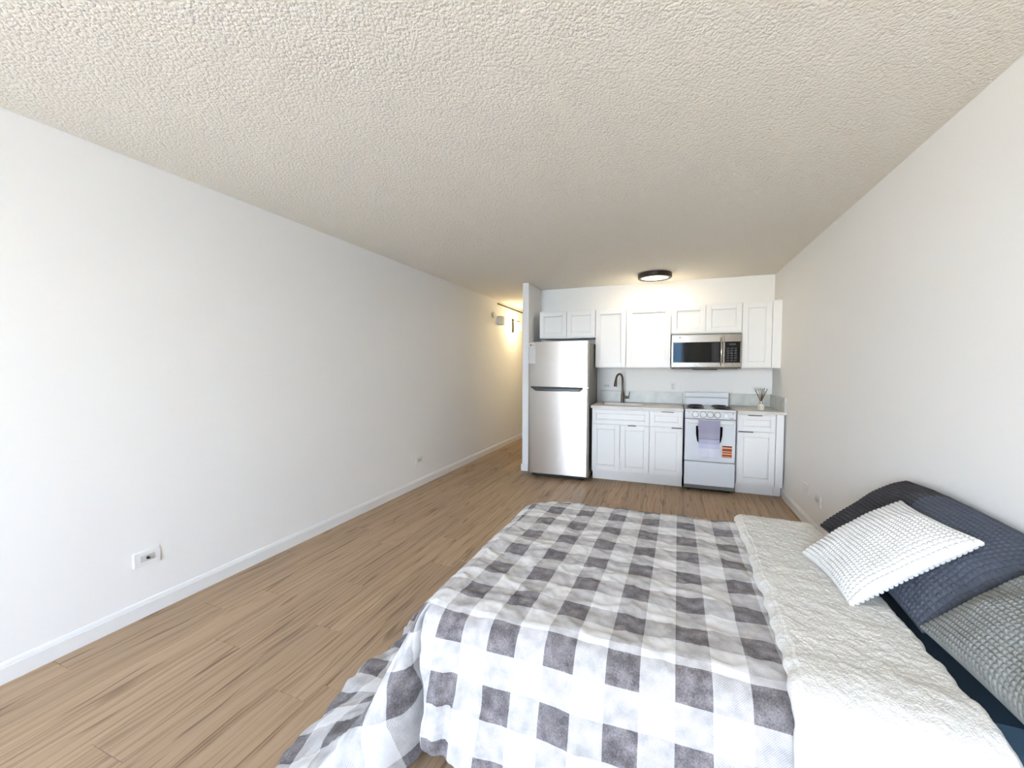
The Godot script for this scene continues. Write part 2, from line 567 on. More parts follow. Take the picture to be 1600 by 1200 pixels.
func build_kitchen() -> void:
	wall_cabinet("white two-door wall cabinet above the stainless fridge", -1.642, -0.895, 1.757, 2)
	wall_cabinet("narrower tall white wall cabinet just right of the fridge, left of the wide one", -0.895, -0.514, 1.372, 1)
	wall_cabinet("wide single-door white wall cabinet directly left of the microwave", -0.514, 0.006, 1.372, 1)
	wall_cabinet("short two-door white wall cabinet above the microwave", 0.006, 0.753, 1.772, 2)
	wall_cabinet("narrow white wall cabinet between microwave and right wall", 0.753, 1.050, 1.372, 1)
	O = Vector3(1.094, 1.372, ZB)
	single("cabinet_filler", mb().box(Vector3(1.052, 1.372, ZB), Vector3(XR, 2.121, -5.252), 0.001), M.cabinet, "white filler strip between wall cabinet and right wall", "filler strip", "cabinet filler strips")

	var zf := -4.955
	var g := 0.003
	# sink base: a false front and two doors
	var t := thing("base_cabinet", "white sink cabinet with two doors, next to the fridge", "cabinet", Vector3(-0.54, 0, ZB), "white base cabinets")
	base_body(t, -0.878, -0.209)
	shaker(t, "drawer_front", -0.876 + g, -0.211 - g, 0.700, 0.868, zf, 0.045)
	var dd := shaker(t, "door", -0.876 + g, -0.542 - g, 0.135, 0.690, zf)
	dd = shaker(t, "door", -0.542 + g, -0.211 - g, 0.135, 0.690, zf)
	pull(dd, -0.45, -0.36, 0.691, zf)
	# drawer base
	t = thing("base_cabinet", "white base cabinet with one drawer, between sink cabinet and stove", "cabinet", Vector3(-0.02, 0, ZB), "white base cabinets")
	base_body(t, -0.209, 0.150)
	dd = shaker(t, "drawer", -0.207 + g, 0.148 - g, 0.700, 0.868, zf, 0.045)
	pull(dd, -0.08, 0.05, 0.8695, zf)
	dd = shaker(t, "door", -0.207 + g, 0.148 - g, 0.135, 0.690, zf)
	pull(dd, 0.03, 0.14, 0.691, zf)
	# right base
	t = thing("base_cabinet", "white base cabinet with one drawer, right of the stove", "cabinet", Vector3(0.87, 0, ZB), "white base cabinets")
	base_body(t, 0.690, 1.051)
	dd = shaker(t, "drawer", 0.692 + g, 1.049 - g, 0.700, 0.868, zf, 0.045)
	pull(dd, 0.79, 0.92, 0.8695, zf)
	dd = shaker(t, "door", 0.692 + g, 1.049 - g, 0.135, 0.690, zf)
	pull(dd, 0.70, 0.84, 0.691, zf)
	O = Vector3(1.09, 0, ZB)
	single("cabinet_filler", mb().box(Vector3(1.053, 0.11, ZB), Vector3(1.122, 0.883, -4.960), 0.001).box(Vector3(1.053, 0.0, ZB), Vector3(1.122, 0.11, -5.04), 0.001), M.cabinet, "white filler strip between base cabinet and right wall", "filler strip", "cabinet filler strips")

	# worktops with upstands
	t = thing("countertop", "pale stone worktop with sink, between fridge and stove", "countertop", Vector3(-0.36, 0.884, ZB), "stone worktops")
	var b := mb()
	var sx0 := -0.80
	var sx1 := -0.31
	var sz0 := -5.42
	var sz1 := -5.06
	var xa := -0.886
	var xb := 0.152
	b.box(Vector3(xa, 0.884, ZB), Vector3(xb, 0.914, sz0), 0.002)
	b.box(Vector3(xa, 0.884, sz1), Vector3(xb, 0.914, -4.930), 0.002)
	b.box(Vector3(xa, 0.884, sz0), Vector3(sx0, 0.914, sz1), 0.0)
	b.box(Vector3(sx1, 0.884, sz0), Vector3(xb, 0.914, sz1), 0.0)
	part(t, "slab", b, M.quartz)
	part(t, "backsplash", mb().box(Vector3(xa, 0.914, ZB), Vector3(xb, 1.060, ZB + 0.02), 0.0015), M.splash)
	t = thing("countertop", "short pale stone worktop between stove and right wall", "countertop", Vector3(0.91, 0.884, ZB), "stone worktops")
	part(t, "slab", mb().box(Vector3(0.688, 0.884, ZB), Vector3(XR - 0.001, 0.914, -4.930), 0.002), M.quartz)
	part(t, "backsplash", mb().box(Vector3(0.688, 0.914, ZB), Vector3(XR - 0.021, 1.060, ZB + 0.02), 0.0015), M.splash)
	part(t, "side_splash", mb().box(Vector3(XR - 0.021, 0.914, ZB), Vector3(XR - 0.001, 1.060, -4.950), 0.0015), M.splash)

	# undermounted sink
	t = thing("sink", "stainless steel sink set into the worktop", "sink", Vector3(-0.555, 0.72, -5.24))
	var s := mb()
	var yb := 0.72
	s.box(Vector3(sx0 - 0.01, yb, sz0 - 0.01), Vector3(sx1 + 0.01, yb + 0.004, sz1 + 0.01), 0.001)
	s.box(Vector3(sx0 - 0.01, yb, sz0 - 0.01), Vector3(sx0 - 0.003, 0.883, sz1 + 0.01), 0.001)
	s.box(Vector3(sx1 + 0.003, yb, sz0 - 0.01), Vector3(sx1 + 0.01, 0.883, sz1 + 0.01), 0.001)
	s.box(Vector3(sx0 - 0.003, yb, sz0 - 0.01), Vector3(sx1 + 0.003, 0.883, sz0 - 0.003), 0.001)
	s.box(Vector3(sx0 - 0.003, yb, sz1 + 0.003), Vector3(sx1 + 0.003, 0.883, sz1 + 0.01), 0.001)
	part(t, "basin", s, M.steel_plain)
	part(t, "drain", mb().lathe(Vector3(-0.555, yb + 0.004, -5.24), Vector3.UP, [Vector2(0.045, 0), Vector2(0.045, 0.003), Vector2(0.03, 0.002), Vector2(0, 0.001)], 24), M.chrome)

	# pull-down tap
	t = thing("faucet", "dark bronze gooseneck tap behind the sink", "faucet", Vector3(-0.575, 0.914, -5.50))
	var fx := -0.575
	var fz := -5.50
	part(t, "base", mb().lathe(Vector3(fx, 0.914, fz), Vector3.UP, [Vector2(0.026, 0), Vector2(0.026, 0.008), Vector2(0.021, 0.012), Vector2(0.021, 0.11), Vector2(0.016, 0.14), Vector2(0.0125, 0.16)], 24), M.bronze)
	var path := [Vector3(fx, 1.06, fz), Vector3(fx, 1.12, fz), Vector3(fx, 1.19, fz)]
	var dirv := Vector3(-0.45, 0, 0.89)
	for k in range(1, 13):
		var a := PI * k / 12.0 * 0.94
		path.append(Vector3(fx, 1.215, fz) + dirv * (0.075 * (1.0 - cos(a))) + Vector3.UP * 0.075 * sin(a))
	part(t, "neck", mb().tube(path, 0.0125, 14), M.bronze)
	var e: Vector3 = path[-1]
	part(t, "spray_head", mb().tube([e, e + Vector3(-0.003, -0.03, 0.006), e + Vector3(-0.006, -0.07, 0.012), e + Vector3(-0.008, -0.10, 0.016)], [0.0135, 0.0165, 0.0195, 0.020], 16), M.bronze)
	part(t, "lever", mb().tube([Vector3(fx + 0.015, 0.985, fz), Vector3(fx + 0.085, 0.985, fz)], 0.016, 14).tube([Vector3(fx + 0.078, 0.99, fz), Vector3(fx + 0.090, 1.06, fz + 0.005)], [0.006, 0.0045], 10), M.bronze)

func build_fridge() -> void:
	var x0 := -1.652
	var x1 := -0.906
	var zf := -4.80
	var zd := -4.865   # back of the doors
	var top := 1.688
	var t := thing("refrigerator", "stainless steel top-freezer refrigerator at the end of the kitchen", "refrigerator", Vector3((x0 + x1) / 2, 0, -5.2))
	part(t, "body", mb().box(Vector3(x0 + 0.004, 0.035, -5.56), Vector3(x1 - 0.004, top - 0.012, zd - 0.006), 0.004), M.grey_side, "dark grey cabinet side")
	part(t, "gasket", mb().box(Vector3(x0 + 0.012, 0.06, zd - 0.006), Vector3(x1 - 0.012, top - 0.02, zd), 0.0), M.black)
	var fz := mb()
	bowed(fz, x0, x1, 1.137, top, zd, zf, [])
	var fd := part(t, "freezer_door", fz, M.steel)
	# lower door with the pocket grip cut from its top edge
	var dz := mb()
	bowed(dz, x0, x1, 0.062, 1.129, zd, zf, [-1.628, -1.548, -1.005, -0.945, 1.083])
	var ld := part(t, "fridge_door", dz, M.steel)
	part(ld, "grip_pocket", mb().box(Vector3(-1.63, 1.075, zd), Vector3(-0.94, 1.1285, zd + 0.028), 0.001), M.black, "black recessed grip along the top edge")
	part(ld, "grip_bar", mb().box(Vector3(-1.54, 1.092, zd + 0.028), Vector3(-1.01, 1.112, zd + 0.036), 0.004), mat(c8(70, 76, 80), 0.25, 0.6))
	part(t, "base_grille", mb().box(Vector3(x0 + 0.03, 0.012, -5.5), Vector3(x1 - 0.02, 0.058, zd - 0.01), 0.003), M.black)
	for fx in [x0 + 0.07, x1 - 0.07]:
		part(t, "foot", mb().lathe(Vector3(fx, 0, zd - 0.05), Vector3.UP, [Vector2(0, 0), Vector2(0.02, 0), Vector2(0.02, 0.012), Vector2(0.008, 0.014), Vector2(0.008, 0.04)], 16), M.black)
	part(t, "hinge", mb().box(Vector3(x1 - 0.07, 1.126, zd - 0.002), Vector3(x1 + 0.002, 1.140, zf - 0.012), 0.002), M.chrome)
	part(t, "hinge", mb().box(Vector3(x1 - 0.11, top - 0.012, zd - 0.06), Vector3(x1 - 0.012, top + 0.006, zf - 0.03), 0.004), M.grey_side)
	# sticker and maker's mark on the freezer door
	part(fd, "sticker", mb().box(Vector3(x0 + 0.008, 1.42, zf - 0.0125), Vector3(x0 + 0.093, 1.680, zf + 0.0006), 0.0), mat(c8(205, 203, 196), 0.5), "pale film sticker")
	part(fd, "badge", mb().lathe(Vector3(x0 + 0.034, 1.649, zf + 0.0004), Vector3.BACK, [Vector2(0.010, 0), Vector2(0.010, 0.0014), Vector2(0, 0.0014)], 20), mat(c8(70, 66, 64), 0.4))
	t.rotation.y = deg_to_rad(1.2)
	letters(fd, "LG", Vector3(x0 + 0.063, 1.649, zf + 0.0006), 0.020, mat(c8(92, 90, 88), 0.4))

# door slab whose front bows gently; notch = [left, inner left, inner right, right, bottom] cut from its top edge
func bowed(b: MB, x0: float, x1: float, y0: float, y1: float, zb: float, zf: float, notch: Array) -> void:
	var xs := []
	var n := 36
	for k in n + 1: xs.append(lerpf(x0, x1, float(k) / n))
	var r := 0.012
	var prof := func(x: float) -> float:
		var d: float = min(x - x0, x1 - x)
		var u := (x - x0) / (x1 - x0) * 2.0 - 1.0
		var z := zf - 0.004 * u * u
		if d < r: z -= r - sqrt(max(0.0, r * r - (r - d) * (r - d)))
		return z
	var topy := func(x: float) -> float:
		if notch.is_empty() or x <= notch[0] or x >= notch[3]: return y1
		if x < notch[1]: return lerpf(y1, notch[4], smoothstep(0, 1, (x - notch[0]) / (notch[1] - notch[0])))
		if x > notch[2]: return lerpf(notch[4], y1, smoothstep(0, 1, (x - notch[2]) / (notch[3] - notch[2])))
		return notch[4]
	xs.append_array([x0 + 0.002, x0 + 0.006, x1 - 0.006, x1 - 0.002])
	if not notch.is_empty():
		for k in 9:
			xs.append(lerpf(notch[0], notch[1], k / 8.0)); xs.append(lerpf(notch[2], notch[3], k / 8.0))
	xs.sort()
	var m := xs.size() - 1
	var P := PackedVector3Array()
	var T := PackedVector2Array()
	var P2 := PackedVector3Array()
	var P3 := PackedVector3Array()
	for x in xs:
		for j in 2:
			var y: float = topy.call(x) if j else y0
			P.append(Vector3(x, y, prof.call(x))); T.append(Vector2(y, x))
		P2.append_array([Vector3(x, topy.call(x), prof.call(x)), Vector3(x, topy.call(x), zb)])
		P3.append_array([Vector3(x, y0, zb), Vector3(x, y0, prof.call(x))])
	b.grid(P, T, m, 1)
	b.grid(P2, T, m, 1)
	b.grid(P3, T, m, 1)
	var c := Vector3((x0 + x1) / 2, (y0 + y1) / 2, (zb + zf) / 2)
	for x in [x0, x1]:
		b.face([Vector3(x, y0, zb), Vector3(x, y1, zb), Vector3(x, y1, prof.call(x)), Vector3(x, y0, prof.call(x))], c)
	b.face([Vector3(x0, y0, zb), Vector3(x1, y0, zb), Vector3(x1, notch[4] if notch else y1, zb), Vector3(x0, notch[4] if notch else y1, zb)], c)

func letters(parent: Node, text: String, at: Vector3, size: float, m: Material, serif := false) -> void:
	var tm := TextMesh.new()
	var f := SystemFont.new()
	f.font_names = PackedStringArray(["Droid Serif" if serif else "Droid Sans"])
	f.font_weight = 700
	tm.font = f
	tm.text = text
	tm.font_size = 32
	tm.pixel_size = size / 32.0
	tm.depth = 0.0008
	var o := MeshInstance3D.new()
	o.name = "lettering"
	o.mesh = tm
	o.material_override = m
	parent.add_child(o, true)
	o.position = at - O

func rounded(w: float, h: float, r: float, seg := 5) -> PackedVector2Array:
	var p := PackedVector2Array()
	for q in 4:
		var cx := (w / 2 - r) * (1 if q == 0 or q == 3 else -1)
		var cy := (h / 2 - r) * (1 if q < 2 else -1)
		for k in seg + 1:
			var a := PI / 2 * (q + float(k) / seg)
			p.append(Vector2(cx + r * cos(a), cy + r * sin(a)))
	return p

func build_microwave() -> void:
	var x0 := 0.013
	var x1 := 0.750
	var y0 := 1.357
	var y1 := 1.764
	var zf := -5.195
	var t := thing("microwave_oven", "stainless over-the-range microwave with black glass door", "microwave", Vector3(0.38, y0, ZB))
	part(t, "body", mb().box(Vector3(x0 + 0.002, y0 + 0.02, ZB), Vector3(x1 - 0.002, y1, zf - 0.035), 0.002), M.grey_side)
	part(t, "vent_grille", mb().box(Vector3(x0 + 0.01, y0, -5.58), Vector3(x1 - 0.03, y0 + 0.02, zf - 0.045), 0.003).box(Vector3(x0 + 0.24, y0 - 0.008, -5.5), Vector3(x0 + 0.5, y0, zf - 0.06), 0.002), M.black)
	var xd := 0.572
	# door as a steel frame round the glass
	var wx0 := 0.034
	var wy0 := 1.437
	var wy1 := 1.668
	var b := mb()
	b.box(Vector3(x0, y0 + 0.022, zf - 0.035), Vector3(xd, wy0, zf), 0.004)
	b.box(Vector3(x0, wy1, zf - 0.035), Vector3(xd, y1 - 0.004, zf), 0.004)
	b.box(Vector3(x0, wy0, zf - 0.035), Vector3(wx0, wy1, zf), 0.003)
	b.box(Vector3(0.560, wy0, zf - 0.035), Vector3(xd, wy1, zf), 0.003)
	var d := part(t, "door", b, M.steel_plain)
	part(d, "window", mb().box(Vector3(wx0, wy0, zf - 0.03), Vector3(0.560, wy1, zf - 0.002), 0.001), M.black_gloss, "black glass window")
	var hp := []
	for k in 15:
		var u := k / 14.0
		hp.append(Vector3(0.540, lerpf(1.405, 1.712, u), zf + 0.012 + 0.030 * sin(PI * u)))
	part(d, "handle", mb().tube(hp, 0.011, 12).tube([Vector3(0.540, 1.41, zf - 0.001), Vector3(0.540, 1.408, zf + 0.014)], 0.011, 12).tube([Vector3(0.540, 1.707, zf - 0.001), Vector3(0.540, 1.709, zf + 0.014)], 0.011, 12), M.chrome, "curved metal bar handle")
	part(d, "badge", mb().lathe(Vector3(0.105, 1.728, zf + 0.0002), Vector3.BACK, [Vector2(0.008, 0), Vector2(0.008, 0.0012), Vector2(0, 0.0012)], 16), M.black)
	var c := mb()
	c.box(Vector3(xd + 0.003, y0 + 0.022, zf - 0.035), Vector3(x1, wy0, zf - 0.001), 0.004)
	c.box(Vector3(xd + 0.003, wy1, zf - 0.035), Vector3(x1, y1 - 0.004, zf - 0.001), 0.004)
	c.box(Vector3(xd + 0.003, wy0, zf - 0.035), Vector3(xd + 0.008, wy1, zf - 0.001), 0.002)
	c.box(Vector3(0.732, wy0, zf - 0.035), Vector3(x1, wy1, zf - 0.001), 0.003)
	var cp := part(t, "control_panel", c, M.steel_plain)
	var kp := part(cp, "keypad", mb().box(Vector3(xd + 0.008, wy0, zf - 0.03), Vector3(0.732, wy1, zf - 0.003), 0.001), M.black_gloss, "black touch keypad")
	var keys := mb()
	for r in 6:
		for k in 3: keys.box(Vector3(0.600 + k * 0.038, 1.452 + r * 0.027, zf - 0.003), Vector3(0.624 + k * 0.038, 1.466 + r * 0.027, zf - 0.0026), 0.0)
	keys.box(Vector3(0.622, 1.632, zf - 0.003), Vector3(0.690, 1.652, zf - 0.0026), 0.0)
	part(cp, "keys", keys, mat(c8(46, 46, 48), 0.3)).set_meta("kind", "stuff")
	part(t, "bottom_lip", mb().box(Vector3(x0, y0 + 0.004, zf - 0.06), Vector3(x1, y0 + 0.020, zf - 0.006), 0.004), M.grey_side)

func build_stove() -> void:
	var x0 := 0.166
	var x1 := 0.672
	var zf := -4.900
	var zb := -5.52
	var t := thing("stove", "narrow white electric coil stove between the base cabinets", "stove", Vector3(0.419, 0, -5.2))
	part(t, "body", mb().box(Vector3(x0 + 0.003, 0.03, zb), Vector3(x1 - 0.003, 0.898, zf - 0.03), 0.004), mat(c8(120, 122, 124), 0.4))
	part(t, "cooktop", mb().box(Vector3(x0, 0.893, zb + 0.0), Vector3(x1, 0.914, zf - 0.012), 0.006), M.enamel)
	part(t, "backguard", mb().box(Vector3(x0 + 0.01, 0.914, zb), Vector3(x1 - 0.01, 1.012, zb + 0.06), 0.01).box(Vector3(x0 + 0.012, 1.016, zb - 0.01), Vector3(x1 - 0.012, 1.074, zb + 0.048), 0.006), M.enamel)
	for q in [[0.275, -5.08, 0.085], [0.560, -5.09, 0.085], [0.290, -5.34, 0.075], [0.545, -5.34, 0.075]]:
		var c := Vector3(q[0], 0.914, q[1])
		var bn := part(t, "burner", mb().lathe(c, Vector3.UP, [Vector2(q[2] + 0.018, 0.0), Vector2(q[2] + 0.018, 0.004), Vector2(q[2] + 0.006, 0.005), Vector2(q[2] - 0.012, -0.001 + 0.002), Vector2(0.0, 0.001)], 36), M.black_gloss, "black drip pan")
		var sp := []
		var turns := 4.0
		for k in 121:
			var u := k / 120.0
			var a := TAU * turns * u
			sp.append(c + Vector3(cos(a), 0, sin(a)) * lerpf(0.016, q[2], u) + Vector3.UP * 0.013)
		part(bn, "coil", mb().tube(sp, 0.0052, 8), M.black)
	# control panel
	var cp := part(t, "control_panel", mb().box(Vector3(x0, 0.816, zf - 0.03), Vector3(x1, 0.892, zf), 0.004), M.enamel)
	for kx in [0.271, 0.351, 0.421, 0.489]:
		var kn := part(cp, "knob", mb().lathe(Vector3(kx, 0.860, zf), Vector3.BACK, [Vector2(0.030, 0), Vector2(0.030, 0.002), Vector2(0.026, 0.0025), Vector2(0.025, 0.020), Vector2(0.021, 0.024), Vector2(0, 0.024)], 28), M.plastic)
		part(kn, "grip", mb().box(Vector3(kx - 0.005, 0.838, zf + 0.023), Vector3(kx + 0.005, 0.882, zf + 0.034), 0.003), M.plastic)
		part(kn, "dial_ring", mb().lathe(Vector3(kx, 0.860, zf + 0.0002), Vector3.BACK, [Vector2(0.0345, 0), Vector2(0.0345, 0.001), Vector2(0.030, 0.0012)], 28), mat(c8(92, 96, 104), 0.4))
	part(cp, "knob", mb().lathe(Vector3(0.572, 0.856, zf), Vector3.BACK, [Vector2(0.026, 0), Vector2(0.025, 0.018), Vector2(0.021, 0.022), Vector2(0, 0.022)], 28), M.plastic)
	for kx in [0.208, 0.640]:
		part(cp, "indicator", mb().lathe(Vector3(kx, 0.880, zf), Vector3.BACK, [Vector2(0.005, 0), Vector2(0.005, 0.002), Vector2(0, 0.003)], 14), M.black)
	part(cp, "badge", mb().box(Vector3(0.612, 0.826, zf - 0.0005), Vector3(0.646, 0.832, zf + 0.0012), 0.0004), M.grey_side)
	# oven door
	var d := part(t, "oven_door", mb().box(Vector3(x0 + 0.002, 0.344, zf - 0.03), Vector3(x1 - 0.002, 0.806, zf), 0.006), M.enamel)
	var wp := PackedVector2Array([Vector2(-0.125, 0.095), Vector2(-0.132, 0.085), Vector2(-0.130, 0.0), Vector2(-0.118, -0.070), Vector2(-0.105, -0.090), Vector2(-0.06, -0.100), Vector2(0.06, -0.100), Vector2(0.105, -0.090), Vector2(0.118, -0.070), Vector2(0.130, 0.0), Vector2(0.132, 0.085), Vector2(0.125, 0.095)])
	part(d, "window", mb().prism(wp, Vector3(0.411, 0.640, zf - 0.004), Vector3.RIGHT, Vector3.UP, Vector3(0, 0, 0.0055)), M.black_gloss, "black oven window")
	part(d, "handle", mb().box(Vector3(0.196, 0.766, zf + 0.022), Vector3(0.642, 0.794, zf + 0.042), 0.007).box(Vector3(0.200, 0.768, zf - 0.002), Vector3(0.222, 0.792, zf + 0.026), 0.003).box(Vector3(0.616, 0.768, zf - 0.002), Vector3(0.638, 0.792, zf + 0.026), 0.003), M.plastic, "white bar handle")
	var st := PackedByteArray()
	for y in 48:
		for x in 24:
			var c := Color8(236, 176, 140)
			if y < 6 or (y > 25 and y < 30): c = Color8(92, 34, 16)
			elif (y > 10 and y < 22) or (y > 34 and y < 43): c = Color8(150, 66, 28)
			elif y > 45: c = Color8(150, 90, 60)
			if x < 1 or x > 22: c = Color8(236, 190, 160)
			st.append_array([c.r8, c.g8, c.b8])
	var sm := mat(Color.WHITE, 0.4)
	sm.albedo_texture = tex(24, 48, st)
	var lb := mb()
	lb.face([Vector3(0.540, 0.402, zf + 0.0008), Vector3(0.640, 0.402, zf + 0.0008), Vector3(0.640, 0.530, zf + 0.0008), Vector3(0.540, 0.530, zf + 0.0008)], Vector3(0.5, 0.5, zf - 1), [Vector2(0, 1), Vector2(1, 1), Vector2(1, 0), Vector2(0, 0)])
	part(d, "sticker", lb, sm, "orange and brown striped warning sticker")
	part(t, "storage_drawer", mb().box(Vector3(x0 + 0.002, 0.076, zf - 0.03), Vector3(x1 - 0.002, 0.336, zf - 0.002), 0.005), M.enamel)
	for q in [x0 + 0.05, x1 - 0.05]:
		part(t, "foot", mb().lathe(Vector3(q, 0, zf - 0.08), Vector3.UP, [Vector2(0, 0), Vector2(0.018, 0), Vector2(0.018, 0.01), Vector2(0.007, 0.012), Vector2(0.007, 0.04)], 14), M.black)
	part(t, "toe_panel", mb().box(Vector3(x0 + 0.01, 0.014, zf - 0.10), Vector3(x1 - 0.01, 0.074, zf - 0.05), 0.002), M.black)

	# towel over the oven handle
	t = thing("hand_towel", "lavender to white banded towel with fringe on the oven handle", "towel", Vector3(0.41, 0.385, zf + 0.04))
	var bands := PackedByteArray()
	for y in 64:
		var c := Color8(162, 159, 180)
		if y >= 22: c = Color8(168, 168, 184)
		if y >= 31 and y < 33: c = Color8(150, 149, 172)
		elif y >= 33: c = Color8(190, 189, 210)
		if y >= 41: c = Color8(208, 208, 226)
		if y >= 49: c = Color8(226, 225, 237)
		for x in 4: bands.append_array([c.r8, c.g8, c.b8])
	var tm := mat(Color.WHITE, 0.9, 0, 0.2)
	tm.albedo_texture = tex(4, 64, bands)
	var tb := mb()
	for side in 2:
		var P := PackedVector3Array()
		var T := PackedVector2Array()
		for i in 25:
			for j in 57:
				var u := i / 24.0
				var q := j / 56.0
				var y: float
				var z := zf + 0.048
				var wv := 0.004 * sin(u * 9.0 + 1.0) * clampf(q * 1.6, 0, 1)
				if q < 0.12:      # behind, rising to the bar
					y = lerpf(0.70, 0.797, q / 0.12); z = zf + 0.016
				elif q < 0.2:     # over the bar
					var a := PI * (q - 0.12) / 0.08
					y = 0.797 + 0.006 * sin(a); z = zf + 0.032 - 0.016 * cos(a)
				else:
					y = lerpf(0.797, 0.405, (q - 0.2) / 0.8); z = zf + 0.048
				var x := lerpf(0.300, 0.516, u) + (0.010 if u < 0.5 else -0.006) * clampf((q - 0.2) * 1.2, 0, 1)
				P.append(Vector3(x, y, z + wv - 0.003 * side)); T.append(Vector2(u, clampf((q - 0.2) / 0.8, 0.01, 0.99)))
		tb.grid(P, T, 24, 56, side == 0)
	part(t, "cloth", tb, tm)
	var fr := mb()
	for k in 34:
		var x := lerpf(0.312, 0.508, k / 33.0)
		var q := 0.004 * sin(k * 2.3)
		fr.tube([Vector3(x, 0.408, zf + 0.047), Vector3(x + q, 0.392 + 0.003 * sin(k * 1.7), zf + 0.048), Vector3(x + 1.6 * q, 0.380 + 0.005 * sin(k * 3.1), zf + 0.047)], 0.0022, 5)
	part(t, "fringe", fr, mat(c8(232, 230, 238), 0.9)).set_meta("kind", "stuff")

func build_diffuser() -> void:
	var c := Vector3(0.935, 0.914, -5.11)
	var t := thing("reed_diffuser", "small glass reed diffuser on the right worktop", "reed diffuser", c)
	var g := StandardMaterial3D.new()
	g.albedo_color = Color(0.86, 0.84, 0.80)
	g.roughness = 0.03
	g.refraction_enabled = true
	g.refraction_scale = 0.05
	part(t, "bottle", mb().lathe(c, Vector3.UP, [Vector2(0, 0), Vector2(0.030, 0), Vector2(0.033, 0.004), Vector2(0.033, 0.048), Vector2(0.028, 0.060), Vector2(0.013, 0.068), Vector2(0.013, 0.078)], 28), g)
	part(t, "collar", mb().lathe(c + Vector3.UP * 0.070, Vector3.UP, [Vector2(0.0145, 0), Vector2(0.0145, 0.026), Vector2(0.011, 0.028), Vector2(0.009, 0.026)], 20), M.chrome)
	var rng := RandomNumberGenerator.new()
	rng.seed = 5
	var rm := [mat(c8(36, 30, 26), 0.8), mat(c8(150, 124, 92), 0.8)]
	for k in 11:
		var a := rng.randf() * TAU
		var s := rng.randf_range(0.03, 0.062)
		var topp := c + Vector3(cos(a) * s, rng.randf_range(0.20, 0.245), sin(a) * s * 0.6)
		part(t, "reed", mb().tube([c + Vector3(-cos(a) * 0.006, 0.07, 0), topp], 0.0030, 6), rm[0 if k < 7 else 1])

# ---------------------------------------------------------------- wall plates, lamps
# plate on a wall: e = along the wall, n = out of the wall
func plate(called: String, label: String, category: String, c: Vector3, e: Vector3, n: Vector3, w: float, h: float, kind: String) -> Node3D:
	var t := thing(called, label, category, c, "white wall plates")
	var pl := part(t, "cover", mb().prism(rounded(w, h, 0.005), c - n * 0.001, e, Vector3.UP, n * 0.006).prism(rounded(w - 0.008, h - 0.008, 0.004), c, e, Vector3.UP, n * 0.0075), M.plastic)
	var wide := w > h
	var a := e if wide else Vector3.UP
	var b := Vector3.UP if wide else e
	if kind == "coax":
		part(t, "insert", mb().prism(rounded(0.067, 0.034, 0.002), c, a, b, n * 0.0095), M.plastic_dim)
		part(t, "connector", mb().lathe(c + n * 0.009, n, [Vector2(0.0075, 0), Vector2(0.0075, 0.003), Vector2(0.005, 0.003), Vector2(0.005, 0.014), Vector2(0.003, 0.014), Vector2(0.003, 0.010), Vector2(0, 0.010)], 16), mat(c8(62, 60, 58), 0.3, 0.8))
	elif kind == "outlet":
		part(t, "insert", mb().prism(rounded(0.067, 0.034, 0.002), c, a, b, n * 0.0095), M.plastic_dim)
		for s in [-1, 1]:
			var k: Vector3 = c + a * 0.019 * s + n * 0.0095
			part(t, "slot", mb().prism(rounded(0.0022, 0.008, 0.001), k + b * 0.006, b, a, n * 0.0004), M.black)
			part(t, "slot", mb().prism(rounded(0.0022, 0.008, 0.001), k - b * 0.006, b, a, n * 0.0004), M.black)
	elif kind == "switch":
		part(t, "rocker", mb().prism(rounded(0.067, 0.034, 0.002), c, a, b, n * 0.010), M.plastic)
	else:
		part(t, "screw", mb().lathe(c + n * 0.0075, n, [Vector2(0.0035, 0), Vector2(0.003, 0.001), Vector2(0, 0.0012)], 10), M.plastic_dim)
	return t

func build_plates() -> void:
	var Z := Vector3(0, 0, 1)
	plate("cable_outlet", "white cable outlet with dark connector, low on left wall", "outlet", Vector3(XL, 0.322, -1.325), Z, Vector3.RIGHT, 0.127, 0.082, "coax")
	plate("power_outlet", "small white power outlet far down the left wall", "outlet", Vector3(XL, 0.305, -3.94), Z, Vector3.RIGHT, 0.140, 0.086, "outlet")
	plate("blank_plate", "white blank plate on right wall, nearest the kitchen", "wall plate", Vector3(XR, 0.315, -4.245), Z, Vector3.LEFT, 0.130, 0.090, "blank")
	plate("power_outlet", "white power outlet on the right wall near the pillows", "outlet", Vector3(XR, 0.305, -3.93), Z, Vector3.LEFT, 0.150, 0.090, "outlet")
	plate("power_outlet", "white power outlet left of the tap, above the backsplash", "outlet", Vector3(-0.797, 1.127, ZB), Vector3.RIGHT, Z, 0.124, 0.078, "outlet")
	plate("power_outlet", "upright white power outlet on kitchen wall between tap and stove", "outlet", Vector3(0.040, 1.133, ZB), Vector3.RIGHT, Z, 0.076, 0.114, "outlet")
	plate("power_outlet", "white power outlet behind the reed diffuser", "outlet", Vector3(0.983, 1.115, ZB), Vector3.RIGHT, Z, 0.120, 0.074, "outlet")

func omni(at: Vector3, e: float, c: Color, size: float) -> void:
	var l := OmniLight3D.new()
	l.light_energy = e
	l.light_color = c
	l.light_size = size
	l.omni_range = 14.0
	l.omni_attenuation = 2.0
	l.shadow_enabled = true
	add_child(l)
	l.position = at

func glow(c: Color, e: float) -> StandardMaterial3D:
	var m := mat(Color(0.9, 0.9, 0.88), 0.5)
	m.emission_enabled = true
	m.emission = c
	m.emission_energy_multiplier = e
	return m

